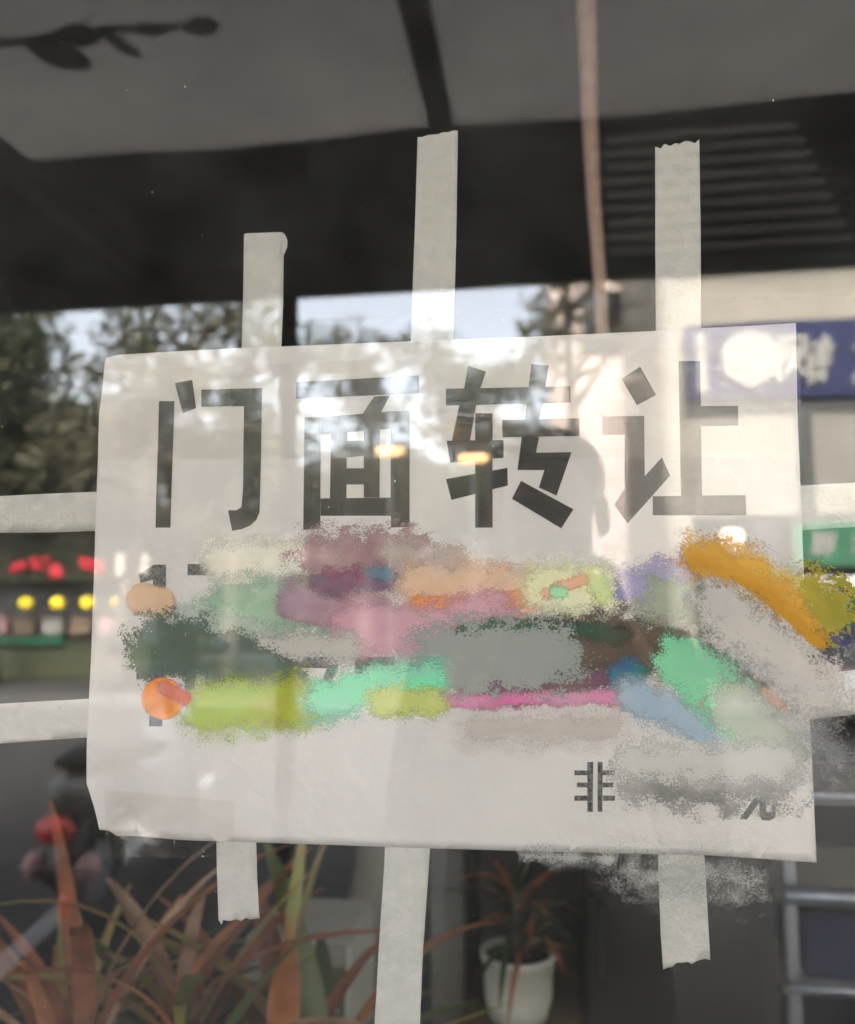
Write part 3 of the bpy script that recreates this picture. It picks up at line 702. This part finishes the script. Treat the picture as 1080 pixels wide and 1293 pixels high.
# strips of masking tape (on the back of the sheet and the inner face of the glass)
def torn(a, b, n, amp, seed):
    r = random.Random(seed); out = []
    for i in range(1, n): t = i/n; out.append((a[0]+(b[0]-a[0])*t+r.uniform(-amp, amp)*.3, a[1]+(b[1]-a[1])*t+r.uniform(-amp, amp)))
    return out
TAPES = [
 ('short masking tape strip with a curled corner above the first character', [(307, 295), (309, 293), (355, 291.5), (357.5, 294), (356.5, 380), (353, 480), (303, 480), (306, 380)]),
 ('long masking tape strip above the paper, between the short one and the torn one', [(527, 171)]+torn((527, 171), (578, 163), 8, 1.2, 1)+[(578, 163), (576, 300), (571, 470), (517, 470), (523, 300)]),
 ('masking tape strip with a torn upper end above the fourth character', [(828, 183)]+torn((828, 184), (884, 175), 9, 3, 2)+[(884, 174), (885.5, 290), (886, 460), (829, 460), (828, 300)]),
 ('upper masking tape strip at the side of the first character', [(-130, 631), (0, 626), (60, 623), (160, 619), (160, 669), (60, 672), (0, 672.5), (-130, 676)]),
 ('lower masking tape strip at the side where the orange dab is', [(-130, 895), (0, 889), (70, 885), (150, 881), (150, 929), (60, 935), (0, 939.5), (-130, 946)]),
 ('upper masking tape strip at the side of the green stall reflection', [(970, 616), (1040, 611), (1080, 609), (1190, 603), (1190, 656), (1080, 665), (970, 672)]),
 ('lower masking tape strip under the ochre smear at the paper side', [(980, 856), (1040, 850), (1080, 846.5), (1190, 836), (1190, 892), (1080, 903), (980, 913)]),
 ('short masking tape strip hanging below the lifted paper corner', [(272, 1030), (322, 1030), (324, 1110), (327, 1161)]+torn((327, 1161), (275, 1165), 9, 2.5, 3)+[(279, 1169), (275, 1163), (273, 1100)]),
 ('long masking tape strip running down from the middle of the paper', [(487, 1040), (545, 1040), (541, 1100), (534, 1200), (529, 1320), (527, 1420), (468, 1420), (472, 1300), (479, 1180), (485, 1090)]),
 ('masking tape strip with a torn lower end below the small printed characters', [(831, 1045), (889, 1045), (891, 1090), (895, 1160), (898, 1214)]+torn((898, 1214), (838, 1222), 10, 3, 4)+[(838, 1226), (835, 1180), (832, 1100)]),
]
for k, (lb, pl) in enumerate(TAPES):
    o = tag(sheet('masking_tape_strip', M['crepe'], [pl], YP+.0004, .008, .0, None, .00015), lb, 'tape', 'masking tape strips holding the notice')
    # press against the glass off the sheet, over the back of the sheet on it
    for v in o.data.vertices:
        v.co.y += relief(v.co.x, v.co.z)+.0003
curl = sheet('curled_corner', M['crepe'], [[(356, 293), (360, 296), (363, 303), (363, 311), (360, 319), (356.5, 325)]], YP+.0012, .004, 0.)
cr = [o for o in bpy.data.objects if o.name.startswith('masking_tape_strip') and 'curled' in o.get('label', '')][0]; curl.parent = cr

# clear packing tape with creases over the top line and the lower edge
def clear_strip(label, u0, u1, v0a, v0b, v1a, v1b, seed, amp):
    nx, nz = 420, 70; vv = []; ff = []
    for j in range(nz+1):
        for i in range(nx+1):
            s_ = i/nx; t = j/nz; u = u0+(u1-u0)*s_; v = (v0a+(v0b-v0a)*s_)*(1-t)+(v1a+(v1b-v1a)*s_)*t
            p = G(u, v, YP-.00055)
            wv = mnoise.noise(Vector((p.x*20+p.z*16, p.z*55, seed)))
            rg = 1-abs(mnoise.noise(Vector((p.x*34+p.z*20, p.z*62+p.x*24, seed+7)))*2.2)
            r2 = 1-abs(mnoise.noise(Vector((p.x*60-p.z*45, p.z*80+p.x*50, seed+17)))*2.4)
            msk = max(0, mnoise.noise(Vector((p.x*13, p.z*10, seed+3)))+.05)*1.6
            h = amp*(.10*(wv+1)+max(0, rg-.6)*3.2*msk+max(0, r2-.7)*2.6*msk*msk)
            p.y += relief(p.x, p.z)-max(0, min(.0022, h)); vv.append(p)
    for j in range(nz):
        for i in range(nx):
            a = j*(nx+1)+i; ff.append((a, a+1, a+nx+2, a+nx+1))
    me = bpy.data.meshes.new('clear_tape_strip'); me.from_pydata(vv, [], ff); me.materials.append(M['cleartape'])
    o = bpy.data.objects.new('clear_tape_strip', me); col.objects.link(o)
    return tag(o, label, 'tape')
clear_strip('wide creased clear tape across the large characters', 122, 1012, 468, 432, 580, 577, 1., .0011)
clear_strip('creased clear tape over the lifted lower corner of the paper', 128, 296, 1000, 1012, 1086, 1082, 5., .0010)
# dust specks on the outer face of the glass
rnd = random.Random(4); mb = MB()
for k in range(46):
    p = G(rnd.uniform(-40, 1120), rnd.uniform(-30, 1320), -.0004); r_ = rnd.choice((.0002, .0003, .0003, .0005))
    mb.ball(p, r_, .0002, r_*rnd.uniform(.6, 1.6), 6)
tag(mb.build('dust_specks', M['ceramic']), 'tiny pale dust specks on the window glass', 'dust', kind='stuff')

# ================================================================== PAINT SMEARS ON THE OUTER FACE OF THE GLASS
def paint(c, c2, rough, soft, opac, seed, ang):
    m = bpy.data.materials.new('paint'); m.use_nodes = True
    t = m.node_tree; N = t.nodes; L = t.links; b = N['Principled BSDF']
    tc = N.new('ShaderNodeTexCoord'); mp = N.new('ShaderNodeMapping'); mp.inputs['Rotation'].default_value = (0, ang, 0)
    mp.inputs['Location'].default_value = (seed*.37, 0, seed*.11)
    L.new(tc.outputs['Object'], mp.inputs['Vector'])
    def nz(scale, det, sx=1., sz=1.):
        m2 = N.new('ShaderNodeMapping'); m2.inputs['Scale'].default_value = (sx, 1, sz); L.new(mp.outputs[0], m2.inputs['Vector'])
        n = N.new('ShaderNodeTexNoise'); n.inputs['Scale'].default_value = scale; n.inputs['Detail'].default_value = det; L.new(m2.outputs[0], n.inputs['Vector']); return n
    n1 = nz(1100, 4, .7, 1.); n2 = nz(140, 7, .7, 1.); n3 = nz(55, 3, .5, 1.2)
    at = N.new('ShaderNodeAttribute'); at.attribute_name = 'edge'
    def mth(op, a, b_, c_=None):
        x = N.new('ShaderNodeMath'); x.operation = op
        for i, q in enumerate((a, b_, c_)):
            if q is None: continue
            if isinstance(q, (int, float)): x.inputs[i].default_value = q
            else: L.new(q, x.inputs[i])
        return x.outputs[0]
    e = mth('SUBTRACT', 1., at.outputs['Fac'])
    s1 = mth('MULTIPLY', mth('SUBTRACT', n1.outputs['Fac'], .5), rough*2.2)
    s2 = mth('MULTIPLY', mth('SUBTRACT', n2.outputs['Fac'], .5), rough*2.0)
    v = mth('ADD', mth('ADD', e, s1), s2)
    mr = N.new('ShaderNodeMapRange'); mr.interpolation_type = 'SMOOTHSTEP'
    mr.inputs[1].default_value = .16; mr.inputs[2].default_value = .16+soft; mr.inputs[3].default_value = 0; mr.inputs[4].default_value = opac
    L.new(v, mr.inputs[0])
    rp = N.new('ShaderNodeValToRGB'); rp.color_ramp.elements[0].position = .38; rp.color_ramp.elements[1].position = .64
    rp.color_ramp.elements[0].color = (*c, 1); rp.color_ramp.elements[1].color = (*c2, 1)
    L.new(n3.outputs['Fac'], rp.inputs[0]); L.new(rp.outputs[0], b.inputs['Base Color']); b.inputs['Roughness'].default_value = .75
    b.inputs['Specular IOR Level'].default_value = .2
    L.new(mr.outputs[0], b.inputs['Alpha'])
    return m
LAYER = [0]
def smear(label, pts, wd, c, c2=None, rough=.45, soft=.6, opac=.97, taper=None, glass=False):
    LAYER[0] += 1; k = LAYER[0]; y = -.0003-.00003*k if glass else YP-.0003-.000012*k
    wd *= 1.32; taper = [q*1.28 for q in taper] if taper else None
    P = [G(u, v, y) for u, v in pts]; px = (G(541, 646, y)-G(540, 646, y)).length; hw = [wd*px/2]*len(P)
    if taper: hw = [q*px/2 for q in taper]
    g_ = .82 if glass else 1.30
    c = srgb(*c, g_); c2 = srgb(*c2, g_) if c2 else tuple(x*.9 for x in c)
    lo = Vector((min(p.x-h for p, h in zip(P, hw)), 0, min(p.z-h for p, h in zip(P, hw)))); hi = Vector((max(p.x+h for p, h in zip(P, hw)), 0, max(p.z+h for p, h in zip(P, hw))))
    cs = .0014; nx = int((hi.x-lo.x)/cs)+2; nz = int((hi.z-lo.z)/cs)+2
    vv, ee, idx, ff = [], [], {}, []
    def ev(p):
        best = 9.
        if len(P) == 1: return math.hypot(p.x-P[0].x, p.z-P[0].z)/hw[0]
        for i in range(len(P)-1):
            a, b = P[i], P[i+1]; dx, dz = b.x-a.x, b.z-a.z; L2 = dx*dx+dz*dz
            t = max(0, min(1, ((p.x-a.x)*dx+(p.z-a.z)*dz)/L2))
            best = min(best, math.hypot(p.x-a.x-dx*t, p.z-a.z-dz*t)/(hw[i]+(hw[i+1]-hw[i])*t))
        return best
    for j in range(nz):
        for i in range(nx):
            p = Vector((lo.x+i*cs, y, lo.z+j*cs)); e = ev(p)
            if e <= 1.12:
                idx[i, j] = len(vv); p.y -= .00015*max(0, 1-e*e) if glass else -relief(p.x, p.z); vv.append(p); ee.append(e)
    for j in range(nz-1):
        for i in range(nx-1):
            q = [(i, j), (i+1, j), (i+1, j+1), (i, j+1)]
            if all(z in idx for z in q): ff.append([idx[z] for z in q])
    me = bpy.data.meshes.new('paint_smear'); me.from_pydata(vv, [], ff)
    at = me.attributes.new('edge', 'FLOAT', 'POINT'); at.data.foreach_set('value', ee)
    for p in me.polygons: p.use_smooth = True
    ang = math.atan2(P[-1].z-P[0].z, P[-1].x-P[0].x) if len(P) > 1 else 0
    me.materials.append(paint(c, c2, rough, soft, opac, k, ang))
    o = bpy.data.objects.new('paint_smear', me); col.objects.link(o)
    return tag(o, label, 'paint smear', 'paint smears across the notice')

smear('pale cream paint smear beside the mauve one', [(275, 708), (385, 706)], 62, (242, 232, 218), (236, 222, 206), .3)
smear('sage green paint smear under the cream one', [(285, 772), (395, 764)], 92, (142, 176, 152), (165, 190, 170), .5)
smear('pale mint paint wash under the peach dab', [(215, 775), (330, 800)], 50, (190, 205, 195), (180, 190, 182), .5, .6, .7)
smear('dusky lavender paint smear between sage and pink', [(375, 760), (465, 772)], 72, (168, 140, 158), (160, 120, 132), .4)
smear('dark mauve paint smear with rough upper edge', [(402, 706), (520, 702)], 82, (148, 115, 124), (165, 132, 138), .7)
smear('purple magenta paint patch inside the mauve smear', [(412, 735), (488, 735)], 44, (135, 72, 105), (110, 95, 120), .6)
smear('small teal blue paint dab inside the mauve smear', [(470, 722), (490, 726)], 24, (95, 125, 142), (100, 110, 135), .5)
smear('faint grey pink paint haze over the top of the peach smear', [(500, 700), (570, 708)], 46, (196, 178, 172), (200, 185, 178), .8, .6, .7)
smear('peach paint smear above the orange line', [(530, 738), (672, 744)], 74, (222, 182, 154), (218, 190, 165), .4)
smear('bright orange paint line under the peach smear', [(530, 763), (600, 766), (690, 748)], 30, (232, 140, 45), (222, 160, 95), .35)
smear('large dusty pink paint smear in the middle of the notice', [(452, 790), (560, 800), (620, 780)], 92, (203, 158, 172), (198, 150, 168), .35)
smear('round peach paint dab over the side stroke', [(178, 756), (200, 762)], 46, (218, 178, 152), (214, 186, 146), .05, .3, .85)
smear('pale yellow paint patch by the purple smear', [(690, 740), (775, 746)], 80, (250, 240, 200), (248, 230, 186), .3)
smear('light green paint dab inside the pale yellow patch', [(750, 728), (760, 750)], 30, (200, 222, 150), (210, 220, 165), .3)
smear('coral pink paint streak on the pale yellow patch', [(690, 748), (735, 732)], 20, (228, 168, 152), (226, 190, 150), .4)
smear('small mint paint dab on the pale yellow patch', [(700, 748), (712, 748)], 20, (170, 226, 182), None, .3)
smear('faint grey paint wash between the green and pink smears', [(330, 815), (440, 818)], 44, (190, 186, 180), (180, 178, 172), .6)
smear('dark brown paint smear between grey and mint smears', [(725, 826), (820, 812)], 108, (84, 76, 66), (100, 82, 72), .7)
smear('dark green paint line along the top of the grey smear', [(585, 798), (690, 790), (790, 804)], 28, (40, 100, 74), (70, 72, 62), .6)
smear('maroon paint fringe along the bottom of the grey smear', [(590, 876), (690, 872), (760, 858)], 34, (112, 78, 98), (120, 85, 90), .7)
smear('magenta pink paint line under the maroon fringe', [(562, 886), (640, 884), (780, 880)], 24, (216, 112, 168), (206, 150, 178), .4)
smear('blotchy grey paint smear with ragged rim', [(560, 832), (640, 828), (690, 830)], 88, (144, 150, 147), (152, 156, 153), .7, .22)
smear('dark grey green paint smear with bristled end', [(196, 818), (250, 824), (330, 842), (372, 852)], 70, (76, 92, 78), (84, 104, 98), .7, .25, .96, [84, 82, 56, 34])
smear('olive and lime paint smear above the blank paper', [(262, 896), (380, 886)], 88, (164, 194, 72), (168, 172, 60), .35)
smear('bright mint paint smear beside the lime one', [(405, 886), (450, 872), (540, 856)], 62, (124, 222, 176), (140, 206, 180), .45)
smear('pale yellow green paint dab under the mint smear', [(480, 886), (545, 886)], 46, (190, 202, 112), (198, 200, 130), .45)
smear('round vivid orange paint dab on the lower stroke', [(202, 882), (206, 883)], 50, (246, 142, 22), (244, 130, 16), .03, .12, .97)
smear('red orange paint streak beside the vivid orange dab', [(206, 868), (232, 882)], 24, (214, 92, 52), (196, 120, 92), .3)
smear('soft violet blue paint smear next to the ochre arch', [(805, 742), (860, 722)], 60, (142, 132, 182), (128, 128, 184), .6)
smear('grey green paint smear under the violet one', [(842, 760), (880, 768)], 84, (112, 134, 110), (126, 140, 120), .6)
smear('teal paint patch beside the brown smear', [(788, 852), (800, 850)], 44, (48, 128, 120), (70, 92, 150), .4)
smear('pale straw paint patch at the edge of the paper', [(955, 728), (1040, 765)], 62, (222, 208, 134), (214, 200, 120), .5, .5, .8, glass=True)
smear('olive yellow paint scrub on bare glass past the paper edge', [(1030, 756), (1050, 770)], 66, (176, 158, 60), (150, 140, 50), 1.2, .25, glass=True)
smear('thick ochre paint arch at the side of the notice', [(884, 702), (935, 716), (990, 762), (1028, 808)], 68, (222, 170, 72), (196, 142, 44), .5, .6, .95, [70, 74, 62, 38], glass=True)
smear('pale grey paint band under the ochre arch', [(912, 768), (970, 810), (1030, 866)], 92, (206, 198, 188), (196, 190, 182), .6, .6, .88, glass=True)
smear('dark thin paint line between the mint and grey bands', [(860, 798), (905, 826), (965, 872)], 20, (98, 88, 82), (110, 100, 96), .6)
smear('coral paint tick at the end of the dark thin line', [(968, 876), (985, 890)], 18, (222, 165, 138), (200, 140, 140), .5)
smear('dusty blue paint band under the mint wedge', [(800, 878), (860, 905), (915, 936)], 54, (152, 176, 198), (170, 186, 200), .4)
smear('mint green paint wedge with soft end', [(858, 834), (900, 864), (938, 905)], 72, (132, 212, 166), (136, 206, 168), .4, .3, .96, [64, 84, 70])
smear('faint grey green paint wash ending the mint wedge', [(930, 890), (985, 945)], 86, (184, 192, 178), (190, 192, 184), .4, .6, .85)
smear('faint taupe paint wash under the magenta line', [(600, 922), (770, 920)], 66, (196, 184, 176), (198, 188, 180), .3, .9, .5)
smear('sooty grey paint scrub over the small characters', [(806, 986), (880, 1000), (985, 996)], 56, (128, 128, 126), (176, 174, 170), 1.25, .7, .85)
smear('white paint wash covering the small characters', [(800, 962), (900, 965), (985, 962)], 60, (206, 204, 200), (200, 200, 196), .6, .6, .9)
smear('white paint scrub below the paper over the tape strip', [(800, 1102), (870, 1108), (950, 1108)], 74, (190, 188, 182), (170, 168, 162), .9, 1.3, .8, glass=True)
smear('thin white paint scrub along the lower paper edge', [(665, 1081), (770, 1086)], 26, (190, 188, 182), None, .9, 1.2, .8, glass=True)
smear('white paint scrub on bare glass beside the paper', [(1030, 930), (1056, 962)], 74, (180, 180, 178), (150, 150, 150), .9, 1.4, .75, glass=True)
